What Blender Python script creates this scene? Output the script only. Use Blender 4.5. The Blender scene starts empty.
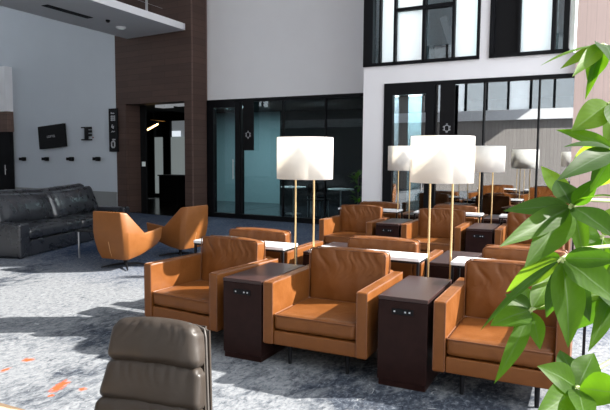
import bpy, bmesh, math, random
from mathutils import Vector, Matrix, noise
R = math.radians
scene = bpy.context.scene
COL = scene.collection

# ------------------------------------------------------------------ camera model (world: X along the seating rows, Y away, Z up)
FPX = 587.4
CAM = Vector((0, 0, 1.581))
PITCH, YAW, ROLL = R(4.72), R(25.668), R(0.446)
_F = Vector((-math.sin(YAW), math.cos(YAW), 0)); _R = Vector((math.cos(YAW), math.sin(YAW), 0)); _U = Vector((0, 0, 1))
FW = _F * math.cos(PITCH) - _U * math.sin(PITCH)
_u2 = _U * math.cos(PITCH) + _F * math.sin(PITCH)
RT = _R * math.cos(ROLL) + _u2 * math.sin(ROLL)
UP = _u2 * math.cos(ROLL) - _R * math.sin(ROLL)
def ray(u, v): return FW + RT * ((u - 305) / FPX) - UP * ((v - 205) / FPX)
def at_depth(u, v, d): return CAM + ray(u, v) * d
class Plane:
    """a vertical wall plane through two plan points; local s along it, d into it, z up"""
    def __init__(self, p, q):
        self.o = Vector((p[0], p[1], 0)); t = Vector((q[0] - p[0], q[1] - p[1], 0)); self.len = t.length
        self.t = t.normalized(); self.n = Vector((-self.t.y, self.t.x, 0)); self.ang = math.atan2(self.t.y, self.t.x)
    def sz(self, u, v):
        r = ray(u, v); k = (self.o - CAM).dot(self.n) / r.dot(self.n); p = CAM + r * k
        return (p - self.o).dot(self.t), p.z
    def s(self, u, v=157): return self.sz(u, v)[0]
    def put(self, o, s=0, d=0, z=0):
        o.location = self.o + self.t * s + self.n * d + Vector((0, 0, z)); o.rotation_euler = (0, 0, self.ang); return o

# ------------------------------------------------------------------ materials
def mat(name, col=(.5, .5, .5), rough=.5, metal=0, spec=.5, emit=None, estr=0):
    m = bpy.data.materials.new(name); m.use_nodes = True
    b = m.node_tree.nodes['Principled BSDF']
    b.inputs['Base Color'].default_value = (*col, 1); b.inputs['Roughness'].default_value = rough
    b.inputs['Metallic'].default_value = metal; b.inputs['Specular IOR Level'].default_value = spec
    if emit: b.inputs['Emission Color'].default_value = (*emit, 1); b.inputs['Emission Strength'].default_value = estr
    return m
class NT:
    def __init__(self, m): self.t = m.node_tree; self.b = self.t.nodes.get('Principled BSDF')
    def n(self, kind, **kw):
        x = self.t.nodes.new(kind)
        for k, v in kw.items():
            if k in x.inputs: x.inputs[k].default_value = v
            else: setattr(x, k, v)
        return x
    def l(self, a, ao, b, bi): self.t.links.new(a.outputs[ao], b.inputs[bi])
    def ramp(self, src, out, stops):
        r = self.n('ShaderNodeValToRGB'); e = r.color_ramp.elements
        while len(e) < len(stops): e.new(.5)
        for k, (p, c) in enumerate(stops): e[k].position = p; e[k].color = (*c, 1) if len(c) == 3 else c
        self.l(src, out, r, 'Fac'); return r
    def coord(self, scale=(1, 1, 1), out='Object', rot=(0, 0, 0)):
        c = self.n('ShaderNodeTexCoord'); m = self.n('ShaderNodeMapping'); m.inputs['Scale'].default_value = scale; m.inputs['Rotation'].default_value = rot
        self.l(c, out, m, 'Vector'); return m
    def noise(self, co, scale, detail=4, rough=.55, dist=0):
        x = self.n('ShaderNodeTexNoise'); x.inputs['Scale'].default_value = scale; x.inputs['Detail'].default_value = detail
        x.inputs['Roughness'].default_value = rough; x.inputs['Distortion'].default_value = dist
        self.l(co, 'Vector', x, 'Vector'); return x
    def mix(self, fac, fo, a, ao, b, bo, mode='MIX'):
        x = self.n('ShaderNodeMix', data_type='RGBA', blend_type=mode)
        if isinstance(fac, (int, float)): x.inputs[0].default_value = fac
        else: self.l(fac, fo, x, 0)
        for i, s, so in ((6, a, ao), (7, b, bo)):
            if isinstance(s, tuple): x.inputs[i].default_value = (*s, 1)
            else: self.t.links.new(s.outputs[so], x.inputs[i])
        return x
    def bump(self, src, out, strength, dist=.01):
        x = self.n('ShaderNodeBump'); x.inputs['Strength'].default_value = strength; x.inputs['Distance'].default_value = dist
        self.l(src, out, x, 'Height'); self.l(x, 'Normal', self.b, 'Normal'); return x

def leather(name, c0, c1, rough=.42, grain=.25, fold=.5, spec=.5):
    m = mat(name, c0, rough, spec=spec); t = NT(m); co = t.coord()
    n1 = t.noise(co, 5, 5, .6, .4); r = t.ramp(n1, 'Fac', [(.3, c0), (.72, c1)]); t.l(r, 'Color', t.b, 'Base Color')
    rr = t.ramp(n1, 'Fac', [(.3, (rough - .06,) * 3), (.7, (rough + .1,) * 3)]); t.l(rr, 'Color', t.b, 'Roughness')
    n2 = t.noise(co, 9, 3, .5, .8); n3 = t.noise(co, 260, 2, .5)
    mx = t.mix(.25 * grain, None, n2, 'Color', n3, 'Color'); t.bump(mx, 2, fold, .012)
    return m
def plaster(name, col, rough=.85):
    m = mat(name, col, rough, spec=.25); t = NT(m); co = t.coord()
    n = t.noise(co, 1.3, 4); r = t.ramp(n, 'Fac', [(.3, tuple(c * .97 for c in col)), (.7, col)]); t.l(r, 'Color', t.b, 'Base Color')
    n2 = t.noise(co, 90, 2); t.bump(n2, 'Fac', .06, .004); return m
def planks(name, c0, c1, c2, bw, rh, rough=.6, vertical=False, gap=.004, spec=.15):
    """wood cladding: boards of width rh laid in running bond on the local x-z face"""
    m = mat(name, c0, rough, spec=spec); t = NT(m)
    c = t.n('ShaderNodeTexCoord'); sp = t.n('ShaderNodeSeparateXYZ'); t.l(c, 'Object', sp, 'Vector'); cb = t.n('ShaderNodeCombineXYZ')
    ad = t.n('ShaderNodeMath', operation='ADD'); t.l(sp, 'X', ad, 0); t.l(sp, 'Y', ad, 1)
    if vertical: t.l(sp, 'Z', cb, 'X'); t.l(ad, 0, cb, 'Y')
    else: t.l(ad, 0, cb, 'X'); t.l(sp, 'Z', cb, 'Y')
    br = t.n('ShaderNodeTexBrick'); t.l(cb, 0, br, 'Vector')
    for k, v in (('Scale', 1), ('Mortar Size', gap), ('Brick Width', bw), ('Row Height', rh), ('Bias', 0)): br.inputs[k].default_value = v
    br.inputs['Color1'].default_value = (*c0, 1); br.inputs['Color2'].default_value = (*c1, 1); br.inputs['Mortar'].default_value = (*[x * .45 for x in c0], 1)
    mp = t.n('ShaderNodeMapping'); mp.inputs['Scale'].default_value = (1.6, 28, 1); t.l(cb, 0, mp, 'Vector')
    gr = t.noise(mp, 1.5, 6, .6, .6); rr = t.ramp(gr, 'Fac', [(.35, (.25,) * 3), (.7, (1,) * 3)])
    mx = t.mix(.65, None, br, 'Color', c2, None); t.l(rr, 'Color', mx, 0)
    mx2 = t.mix(.5, None, br, 'Color', mx, 2); t.l(mx2, 2, t.b, 'Base Color')
    t.bump(br, 'Fac', .2, -.004); return m
def glass(name, tint, refl, rough=0.0):
    m = bpy.data.materials.new(name); m.use_nodes = True; t = m.node_tree; t.nodes.remove(t.nodes['Principled BSDF'])
    out = t.nodes['Material Output']; tr = t.nodes.new('ShaderNodeBsdfTransparent'); gl = t.nodes.new('ShaderNodeBsdfGlossy'); mx = t.nodes.new('ShaderNodeMixShader')
    tr.inputs[0].default_value = (*tint, 1); gl.inputs['Roughness'].default_value = rough; gl.inputs['Color'].default_value = (.95, .97, 1, 1)
    lw = t.nodes.new('ShaderNodeLayerWeight'); lw.inputs[0].default_value = .25
    ma = t.nodes.new('ShaderNodeMath'); ma.operation = 'MULTIPLY_ADD'; ma.inputs[1].default_value = .6; ma.inputs[2].default_value = refl; ma.use_clamp = True
    t.links.new(lw.outputs['Fresnel'], ma.inputs[0]); t.links.new(ma.outputs[0], mx.inputs[0])
    t.links.new(tr.outputs[0], mx.inputs[1]); t.links.new(gl.outputs[0], mx.inputs[2]); t.links.new(mx.outputs[0], out.inputs[0]); return m
def sheer(name, col, trans, tfac, rough=.9):
    m = bpy.data.materials.new(name); m.use_nodes = True; t = m.node_tree; b = t.nodes['Principled BSDF']; out = t.nodes['Material Output']
    b.inputs['Base Color'].default_value = (*col, 1); b.inputs['Roughness'].default_value = rough; b.inputs['Specular IOR Level'].default_value = .2
    tl = t.nodes.new('ShaderNodeBsdfTranslucent'); tl.inputs[0].default_value = (*trans, 1); mx = t.nodes.new('ShaderNodeMixShader'); mx.inputs[0].default_value = tfac
    t.links.new(b.outputs[0], mx.inputs[1]); t.links.new(tl.outputs[0], mx.inputs[2]); t.links.new(mx.outputs[0], out.inputs[0]); return m

M = {}
M['tan'] = leather('tan_leather', (.132, .043, .0092), (.185, .064, .014), .38, spec=.32)
M['tan_pipe'] = mat('tan_piping', (.145, .05, .015), .45)
M['shell'] = leather('caramel_leather', (.18, .062, .013), (.22, .08, .018), .42, .2, .25, .35)
M['grey_leather'] = leather('slate_leather', (.018, .020, .025), (.026, .028, .034), .27, .3, .14, .9)
M['taupe'] = leather('taupe_leather', (.029, .0225, .0175), (.040, .031, .0245), .40, .2, .3, .35)
M['taupe_dark'] = mat('taupe_piping', (.05, .042, .036), .5)
M['black_metal'] = mat('black_metal', (.010, .010, .012), .45, .2, .25)
M['black'] = mat('black_paint', (.006, .006, .007), .55, spec=.15)
M['frame'] = mat('black_frame', (.006, .0065, .008), .5, spec=.15)
M['brass'] = mat('brass', (.78, .56, .28), .32, .85)
M['steel'] = mat('brushed_steel', (.55, .55, .56), .3, 1)
M['white_top'] = mat('white_laminate', (.80, .80, .82), .35)
M['white'] = plaster('white_plaster', (.84, .84, .86))
M['white_bay'] = plaster('warm_white_plaster', (.87, .86, .88))
M['grey_wall'] = plaster('pale_blue_plaster', (.56, .61, .66))
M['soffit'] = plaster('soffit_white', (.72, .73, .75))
M['wains'] = plaster('grey_wainscot', (.26, .27, .27))
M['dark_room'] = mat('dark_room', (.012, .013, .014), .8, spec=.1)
M['teal'] = mat('teal_paint', (.24, .36, .39), .8)
M['pale_teal'] = mat('pale_teal_paint', (.55, .68, .70), .8)
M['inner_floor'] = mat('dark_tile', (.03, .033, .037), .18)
M['walnut'] = planks('walnut_cladding', (.085, .053, .043), (.108, .066, .053), (.06, .038, .032), .95, .155)
M['walnut_lit'] = planks('walnut_cladding_lit', (.16, .105, .088), (.185, .12, .10), (.12, .08, .065), .95, .155)  # same walnut in a lighter tone: light on the side face painted in
M['pinkwood'] = planks('pale_oak_cladding', (.56, .43, .385), (.60, .46, .415), (.48, .365, .325), 3.2, .14, vertical=True, gap=.0015)
M['greywood'] = planks('grey_oak_cladding', (.33, .30, .28), (.37, .335, .315), (.25, .23, .215), 3.2, .16, vertical=True)
M['oak'] = planks('light_oak', (.62, .42, .26), (.66, .45, .28), (.5, .32, .19), 2, .12)
M['glass_left'] = glass('tinted_glass', (.78, .88, .89), .03)
M['glass_bay'] = glass('bay_glass', (.50, .57, .59), .36)
M['glass_up'] = glass('upper_glass', (.55, .62, .64), .12)
M['glass_dim'] = glass('grey_glass', (.62, .63, .63), .05)
M['glass_clear'] = glass('clear_glass', (.9, .95, .94), .03)
M['shade'] = sheer('linen_shade', (.90, .89, .87), (.93, .89, .80), .42)
M['blind'] = sheer('white_blind', (.85, .86, .86), (.95, .96, .96), .75)
M['leaf_stem'] = mat('green_stem', (.34, .40, .16), .5)
M['trunk'] = mat('plant_trunk', (.22, .17, .11), .8)
M['soil'] = mat('potting_soil', (.03, .022, .016), .95)
M['pot'] = mat('grey_planter', (.30, .30, .30), .6)
M['lamp_glow'] = mat('warm_lamp', (1, .8, .5), .5, emit=(1, .62, .25), estr=6)
M['panel_glow'] = mat('ceiling_panel', (.9, .9, .9), .5, emit=(.9, .95, 1), estr=.5)
M['frost'] = mat('frosted_panel', (.62, .68, .68), .5, emit=(.7, .8, .8), estr=.16)
M['print'] = mat('white_print', (.75, .76, .78), .6)
M['print_grey'] = mat('grey_print', (.42, .43, .45), .6)

# espresso veneer with a faint grain
m = mat('espresso_veneer', (.017, .007, .006), .34, spec=.12); t = NT(m); co = t.coord((3, 30, 3)); n = t.noise(co, 3, 5, .6, .5)
r = t.ramp(n, 'Fac', [(.3, (.014, .0058, .005)), (.7, (.022, .0092, .008))]); t.l(r, 'Color', t.b, 'Base Color'); M['espresso'] = m

M['espresso_top'] = mat('espresso_top', (.030, .013, .0115), .36, spec=.5)  # espresso lightened for the tops, their reflected sheen partly painted in

# leaf: green with a paler midrib (uv: x across, y along)
def leaf_mat(name, c, tr):
    m = bpy.data.materials.new(name); m.use_nodes = True; t = NT(m); b = t.b; out = t.t.nodes['Material Output']
    uv = t.n('ShaderNodeTexCoord'); sp = t.n('ShaderNodeSeparateXYZ'); t.l(uv, 'UV', sp, 0)
    a = t.n('ShaderNodeMath', operation='SUBTRACT'); a.inputs[1].default_value = .5; t.l(sp, 'X', a, 0)
    ab = t.n('ShaderNodeMath', operation='ABSOLUTE'); t.l(a, 0, ab, 0)
    rib = t.ramp(ab, 0, [(.008, (1, 1, 1)), (.03, (0, 0, 0))])
    w = t.n('ShaderNodeTexWave'); w.inputs['Scale'].default_value = 3.2; w.inputs['Distortion'].default_value = 1.0
    mp = t.n('ShaderNodeMapping'); t.l(uv, 'UV', mp, 'Vector'); mp.inputs['Rotation'].default_value = (0, 0, R(62)); t.l(mp, 0, w, 'Vector')
    nz = t.noise(t.coord((1, 1, 1)), 14, 3); base = t.ramp(nz, 'Fac', [(.3, tuple(x * .8 for x in c)), (.7, tuple(x * 1.15 for x in c))])
    wv = t.mix(.10, None, base, 'Color', w, 'Color', 'SOFT_LIGHT')
    mx = t.mix(rib, 'Color', wv, 2, tuple(min(1, x * 1.6 + .05) for x in c), None); t.l(mx, 2, b, 'Base Color')
    b.inputs['Roughness'].default_value = .48; b.inputs['Specular IOR Level'].default_value = .12
    tl = t.n('ShaderNodeBsdfTranslucent'); mt = t.mix(rib, 'Color', tr, None, tuple(x * .6 for x in tr), None); t.l(mt, 2, tl, 0)
    ms = t.n('ShaderNodeMixShader'); ms.inputs[0].default_value = .44; t.l(b, 0, ms, 1); t.l(tl, 0, ms, 2); t.l(ms, 0, out, 0)
    t.bump(w, 'Color', .05, .002); return m
M['leaf'] = leaf_mat('glossy_leaf', (.034, .074, .007), (.20, .46, .012))
M['leaf_young'] = leaf_mat('young_leaf', (.06, .12, .015), (.34, .58, .03))
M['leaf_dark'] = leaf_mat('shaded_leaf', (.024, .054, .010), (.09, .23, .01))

# carpet: pale grey with navy and charcoal brush strokes, and a few orange strokes
m = mat('carpet', (.4, .4, .4), .95, spec=.1); t = NT(m); M['carpet'] = m
co = t.coord()
big = t.noise(t.coord((1, .7, 1)), .62, 5, .6, .5)
str1 = t.noise(t.coord((5.5, 3.0, 1), rot=(0, 0, R(8))), 1.5, 7, .68, .7)
fine = t.noise(t.coord((15, 9, 1), rot=(0, 0, R(-14))), 2.2, 6, .7, .6)
pile = t.noise(co, 260, 2)
light = t.ramp(fine, 'Fac', [(.34, (.10, .11, .125)), (.47, (.185, .197, .212)), (.62, (.25, .26, .272))])
dark = t.ramp(fine, 'Fac', [(.36, (.016, .02, .03)), (.54, (.05, .06, .078)), (.68, (.17, .185, .21))])
sm = t.n('ShaderNodeMath', operation='MULTIPLY_ADD'); t.l(str1, 'Fac', sm, 0); sm.inputs[1].default_value = .62; 
gp = t.n('ShaderNodeMapping', vector_type='TEXTURE'); gp.inputs['Location'].default_value = (-1.1, 3.55, 0); gp.inputs['Scale'].default_value = (1.9, 1.0, 1); gc = t.n('ShaderNodeTexCoord'); t.l(gc, 'Object', gp, 0)  # extra dark before the front row: navy pattern plus painted-in shade
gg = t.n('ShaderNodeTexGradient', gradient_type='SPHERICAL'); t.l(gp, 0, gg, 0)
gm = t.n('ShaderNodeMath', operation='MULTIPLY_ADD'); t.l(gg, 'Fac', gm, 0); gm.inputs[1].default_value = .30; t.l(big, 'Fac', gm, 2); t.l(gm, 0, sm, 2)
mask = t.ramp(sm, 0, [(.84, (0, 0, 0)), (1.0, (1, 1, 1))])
flk = t.ramp(str1, 'Fac', [(.305, (1, 1, 1)), (.36, (0, 0, 0))])
c1 = t.mix(mask, 'Color', light, 'Color', dark, 'Color')
c2a = t.mix(flk, 'Color', c1, 2, (.04, .045, .056), None)
fl2 = t.noise(t.coord((13, 8, 1), rot=(0, 0, R(25))), 1.0, 5, .72, .9)
fd = t.ramp(fl2, 'Fac', [(.33, (.85,) * 3), (.40, (0, 0, 0))]); fw = t.ramp(fl2, 'Fac', [(.635, (0, 0, 0)), (.68, (.8,) * 3)])
c2b = t.mix(fd, 'Color', c2a, 2, (.05, .056, .068), None); c2 = t.mix(fw, 'Color', c2b, 2, (.36, .375, .39), None)
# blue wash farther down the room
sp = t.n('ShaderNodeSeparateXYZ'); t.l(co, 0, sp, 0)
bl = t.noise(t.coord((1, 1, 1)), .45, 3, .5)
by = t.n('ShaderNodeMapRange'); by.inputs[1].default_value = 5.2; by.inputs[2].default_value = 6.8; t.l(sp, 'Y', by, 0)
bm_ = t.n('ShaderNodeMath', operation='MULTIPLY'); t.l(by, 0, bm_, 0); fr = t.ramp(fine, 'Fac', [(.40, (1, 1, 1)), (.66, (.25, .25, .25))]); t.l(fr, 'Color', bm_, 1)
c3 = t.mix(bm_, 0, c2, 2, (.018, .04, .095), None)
prev = c3
for (cx, cy, rx, ry, rot) in ((-3.20, 2.80, .055, .17, 20), (-3.02, 2.83, .035, .05, 0), (-3.83, 3.06, .06, .07, 40), (-3.80, 2.84, .03, .07, 10), (-3.12, 2.66, .03, .03, 0)):
    mp = t.n('ShaderNodeMapping', vector_type='TEXTURE'); mp.inputs['Location'].default_value = (cx, cy, 0); mp.inputs['Rotation'].default_value = (0, 0, R(rot)); mp.inputs['Scale'].default_value = (rx, ry, 1)
    c = t.n('ShaderNodeTexCoord'); t.l(c, 'Object', mp, 0)
    ln = t.n('ShaderNodeVectorMath', operation='LENGTH'); t.l(mp, 0, ln, 0)
    ad = t.n('ShaderNodeMath', operation='MULTIPLY_ADD'); t.l(fine, 'Fac', ad, 0); ad.inputs[1].default_value = 1.6; t.l(ln, 'Value', ad, 2)
    rp = t.ramp(ad, 0, [(.5, (1, 1, 1)), (1, (0, 0, 0))])
    rp.color_ramp.elements[0].position = .75; rp.color_ramp.elements[1].position = .999
    sc_ = t.n('ShaderNodeMath', operation='MULTIPLY'); t.l(ad, 0, sc_, 0); sc_.inputs[1].default_value = .62; t.l(sc_, 0, rp, 0)
    prev = t.mix(rp, 'Color', prev, 2, (.42, .085, .03), None)
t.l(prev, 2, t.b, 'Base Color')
bb = t.mix(.4, None, fine, 'Color', pile, 'Color'); t.bump(bb, 2, .5, .006)

# ------------------------------------------------------------------ mesh helpers
def bx(bm, x0, x1, y0, y1, z0, z1, bev=0, seg=2):
    g = bmesh.ops.create_cube(bm, size=1)['verts']
    for v in g: v.co = Vector(((x0 + x1) / 2 + v.co.x * (x1 - x0), (y0 + y1) / 2 + v.co.y * (y1 - y0), (z0 + z1) / 2 + v.co.z * (z1 - z0)))
    if bev:
        es = list({e for v in g for e in v.link_edges})
        bmesh.ops.bevel(bm, geom=es, offset=bev, segments=seg, profile=.5, affect='EDGES')
def tube(bm, pts, r, n=10, cap=True):
    pts = [Vector(p) for p in pts]; rings = []; rad = r if isinstance(r, (list, tuple)) else [r] * len(pts)
    prev = None
    for i, p in enumerate(pts):
        d = (pts[min(i + 1, len(pts) - 1)] - pts[max(i - 1, 0)]).normalized()
        a = (prev - d * prev.dot(d)).normalized() if prev is not None and (prev - d * prev.dot(d)).length > 1e-4 else d.orthogonal().normalized()
        b = d.cross(a); prev = a
        rings.append([bm.verts.new(p + (a * math.cos(2 * math.pi * k / n) + b * math.sin(2 * math.pi * k / n)) * rad[i]) for k in range(n)])
    for A, B in zip(rings, rings[1:]):
        for k in range(n): bm.faces.new((A[k], A[(k + 1) % n], B[(k + 1) % n], B[k]))
    if cap: bm.faces.new(rings[0][::-1]); bm.faces.new(rings[-1])
def lathe(bm, prof, n=32, c=(0, 0, 0)):
    rings = [[bm.verts.new((c[0] + r * math.cos(2 * math.pi * k / n), c[1] + r * math.sin(2 * math.pi * k / n), c[2] + z)) for k in range(n)] for r, z in prof]
    for A, B in zip(rings, rings[1:]):
        for k in range(n): bm.faces.new((A[k], A[(k + 1) % n], B[(k + 1) % n], B[k]))
    return rings
def obj(name, bm, m, parent=None, smooth=True, wn=True, loc=None, rot=None):
    bmesh.ops.recalc_face_normals(bm, faces=bm.faces[:])
    me = bpy.data.meshes.new(name); bm.to_mesh(me); bm.free()
    if smooth:
        for p in me.polygons: p.use_smooth = True
    me.materials.append(m)
    o = bpy.data.objects.new(name, me); COL.objects.link(o)
    if parent: o.parent = parent
    if smooth and wn:
        me.set_sharp_from_angle(angle=R(50)); w = o.modifiers.new('wn', 'WEIGHTED_NORMAL'); w.keep_sharp = True
    if loc: o.location = loc
    if rot: o.rotation_euler = rot
    return o
def box_obj(name, dims, m, parent=None, bev=0, **k):
    bm = bmesh.new(); bx(bm, *dims, bev=bev); return obj(name, bm, m, parent, **k)
def thing(name, label, cat, loc=(0, 0, 0), rz=0, group=None):
    o = bpy.data.objects.new(name, None); COL.objects.link(o); o.empty_display_size = .1
    o.location = loc; o.rotation_euler = (0, 0, rz); return tag(o, label, cat, group)
def tag(o, label, cat, group=None):
    o['label'] = label; o['category'] = cat
    if group: o['group'] = group
    return o
def struct(o): o['kind'] = 'structure'; return o
def copy_tree(o, parent=None):
    c = o.copy(); COL.objects.link(c)
    if parent: c.parent = parent
    for ch in list(o.children): copy_tree(ch, c)
    return c
def cushion(bm, sx, sy, sz, n=(22, 14, 6), puff=.25, e=.18, wr=.004, seed=0, fold=0.0):
    """box cushion centred on the origin: rounded edges, domed faces, creases; z thick"""
    nx, ny, nz = n; V = {}
    def vert(i, j, k):
        key = (i, j, k)
        if key in V: return V[key]
        x, y, z = 2 * i / nx - 1, 2 * j / ny - 1, 2 * k / nz - 1
        # rounded box in metric space
        r = e * sz; hx, hy, hz = sx / 2, sy / 2, sz / 2
        p = Vector((x * hx, y * hy, z * hz))
        q = Vector((max(-hx + r, min(hx - r, p.x)), max(-hy + r, min(hy - r, p.y)), max(-hz + r, min(hz - r, p.z))))
        d = p - q
        if d.length > 1e-6: p = q + d.normalized() * r
        dome = (1 - abs(x) ** 2.6) * (1 - abs(y) ** 2.6)
        p.z *= (1 - puff) + puff * 1.6 * dome if puff else 1
        s = noise.noise(Vector((p.x * 15 + seed, p.y * 4 + seed, z * .3))) + .6 * noise.noise(Vector((p.x * 7 - seed, p.y * 9, z + 4)))
        edge = .35 + .65 * max(abs(x), abs(y)) ** 2
        p.z += wr * s * edge * (1 if z > 0 else -1) * (abs(z) ** .5)
        if fold and y > 0: p.y += .018 * (1 - x * x) * y - .012 * abs(x) ** 6 * y
        if fold and z > 0:
            u_ = p.x * 17 + 2.2 * noise.noise(Vector((p.y * 6, p.x * 3, seed)))
            rdg = 1 - abs(noise.noise(Vector((u_, p.y * 2.0, seed + 9)))) * 3.2
            w_ = max(0, min(1, (y + .25) / .9)) * (1 - abs(y) ** 10) * (1 - abs(x) ** 8)
            p.z -= fold * max(0, rdg) ** 2 * w_
        p.x += wr * .7 * noise.noise(Vector((p.y * 9, p.z * 9, seed)))
        V[key] = bm.verts.new(p); return V[key]
    def quad(f, a, b):
        for i in range(a):
            for j in range(b): bm.faces.new((f(i, j), f(i + 1, j), f(i + 1, j + 1), f(i, j + 1)))
    for k in (0, nz): quad(lambda i, j: vert(i, j, k), nx, ny)
    for j in (0, ny): quad(lambda i, k: vert(i, j, k), nx, nz)
    for i in (0, nx): quad(lambda j, k: vert(i, j, k), ny, nz)
def xform(bm, mtx): bmesh.ops.transform(bm, matrix=mtx, verts=bm.verts[:])
def rect_loop(sx, sy, z, r=.02, n=4):
    pts = []
    for cx, cy, a0 in ((1, 1, 0), (-1, 1, 90), (-1, -1, 180), (1, -1, 270)):
        for k in range(n + 1):
            a = R(a0 + 90 * k / n); pts.append(Vector((cx * (sx / 2 - r) + r * math.cos(a), cy * (sy / 2 - r) + r * math.sin(a), z)))
    return pts + [pts[0].copy()]

# ------------------------------------------------------------------ the setting
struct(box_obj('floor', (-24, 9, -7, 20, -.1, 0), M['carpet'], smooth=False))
bm = bmesh.new(); bx(bm, -24, .2, -7, 10.95, 7.0, 7.2); bx(bm, -24, -4.0, 10.95, 13.2, 7.0, 7.2); struct(obj('ceiling', bm, M['white'], smooth=False))

# glazed wall on the left with white plaster above
LW = Plane((-8.93, 12.706), (-4.35, 12.49))
lw0, lw1 = 0, LW.len + .4
o = box_obj('wall_glazed', (lw0, lw1, 0, .25, 3.0, 7), M['white'], smooth=False); struct(LW.put(o))
w = LW
def frame_piece(bm, pl, u0, u1, z0, z1, d0=-.05, d1=.1, v=157): bx(bm, pl.s(u0, v), pl.s(u1, v), d0, d1, z0, z1, .004, 1)
bm = bmesh.new()
s0 = LW.s(209)
bx(bm, .02, LW.s(214.5), -.05, .1, 0, 3.0)
bx(bm, .02, lw1, -.05, .1, 2.92, 3.0); bx(bm, .02, lw1, -.05, .1, 0, .12)
bx(bm, LW.s(214.5), LW.s(236), -.06, .08, 2.80, 2.93)
frame_piece(bm, LW, 236, 240.5, 0, 3.0); frame_piece(bm, LW, 241.2, 242.2, 0, 3.0)
frame_piece(bm, LW, 282.4, 283.6, .1, 2.95, -.02, .06); frame_piece(bm, LW, 324.4, 325.6, .1, 2.95, -.02, .06)
win = struct(LW.put(obj('window_1', bm, M['frame'], smooth=False)))
edges = [214.5, 236, 242.2, 282.4, 283.6, 324.4, 325.6, 368]
for a, b in ((214.5, 236), (242.2, 282.4), (283.6, 324.4), (325.6, 368)):
    o = box_obj('pane', (LW.s(a), min(LW.s(b), lw1), .02, .03, .12, 2.92), M['glass_left'], win, smooth=False); o['kind'] = 'structure'
bm = bmesh.new(); tube(bm, [(LW.s(235), -.09, 1.0), (LW.s(235), -.09, 1.5)], .012); tube(bm, [(LW.s(235), -.09, 1.05), (LW.s(235), -.04, 1.05)], .008); tube(bm, [(LW.s(235), -.09, 1.45), (LW.s(235), -.04, 1.45)], .008)
obj('door_handle', bm, M['steel'], win)

def meeting_sign(pl, u0, u1, z0, z1, us, vs, label):
    """black hanging sign with a line drawing of a table with chairs round it"""
    s_a, s_b = pl.s(u0), pl.s(u1)
    t_ = thing('door_sign', label, 'sign'); pl.put(t_, (s_a + s_b) / 2, -.10, z0)
    h = (s_b - s_a) / 2
    box_obj('board', (-h, h, 0, .02, 0, z1 - z0), M['black'], t_, smooth=False)
    cz = pl.sz(us, vs)[1] - z0; k = h * .30; bm = bmesh.new()
    oct_ = [(k * a, -.006, cz + k * b * 1.25) for a, b in ((.55, 1), (1, .6), (1, -.6), (.55, -1), (-.55, -1), (-1, -.6), (-1, .6), (-.55, 1), (.55, 1))]
    tube(bm, oct_, k * .13, 6)
    for a, b in ((1.35, .5), (1.35, -.5), (-1.35, .5), (-1.35, -.5)):
        q = [(k * (a + dx), -.006, cz + k * 1.25 * (b + dz)) for dx, dz in ((.22, .24), (-.22, .24), (-.22, -.24), (.22, -.24), (.22, .24))]; tube(bm, q, k * .10, 6)
    for b in (1.38, -1.38):
        q = [(k * dx, -.006, cz + k * 1.25 * (b + dz)) for dx, dz in ((.26, .2), (-.26, .2), (-.26, -.2), (.26, -.2), (.26, .2))]; tube(bm, q, k * .10, 6)
    obj('table_symbol', bm, M['print_grey'], t_)
meeting_sign(LW, 245.2, 255.8, 1.72, 2.93, 249.8, 135, 'black hanging sign with grey table symbol behind the left glass wall')

# the rooms behind the glass
bm = bmesh.new(); bx(bm, -12.6, -4.3, 12.75, 17.3, 3.05, 3.2); struct(obj('ceiling_meeting_room', bm, M['dark_room'], smooth=False))
struct(box_obj('floor_meeting_room', (-9.6, -4.3, 12.95, 17.2, 0, .01), M['inner_floor'], smooth=False))
struct(box_obj('wall_meeting_back', (-12.6, -9.2, 17.2, 17.4, 0, 3.2), M['teal'], smooth=False))
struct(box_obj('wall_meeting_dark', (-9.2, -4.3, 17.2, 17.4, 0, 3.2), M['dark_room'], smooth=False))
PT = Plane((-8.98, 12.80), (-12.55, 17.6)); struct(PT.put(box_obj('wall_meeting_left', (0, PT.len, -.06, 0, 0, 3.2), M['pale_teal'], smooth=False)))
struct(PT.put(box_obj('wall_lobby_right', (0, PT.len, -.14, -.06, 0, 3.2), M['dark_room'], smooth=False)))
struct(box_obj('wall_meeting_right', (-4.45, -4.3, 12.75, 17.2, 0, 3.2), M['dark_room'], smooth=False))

# walnut-clad entrance block
EA = Plane((-11.75, 12.42), (-8.915, 12.06)); L = EA.len
a0, a1 = EA.s(126.3), EA.s(184.8); zt = 2.95
bm = bmesh.new(); bx(bm, 0, a0, 0, .5, 0, 7); bx(bm, a1, L, 0, .5, 0, 7); bx(bm, a0, a1, 0, .5, zt, 7)
struct(EA.put(obj('wall_entrance', bm, M['walnut'], smooth=False)))
SB = Plane((-8.912, 12.055), (-8.925, 12.72)); 
bm = bmesh.new(); bx(bm, 0, SB.len, 0, .03, 0, 7); struct(SB.put(obj('wall_entrance_side', bm, M['walnut_lit'], smooth=False)))
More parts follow.
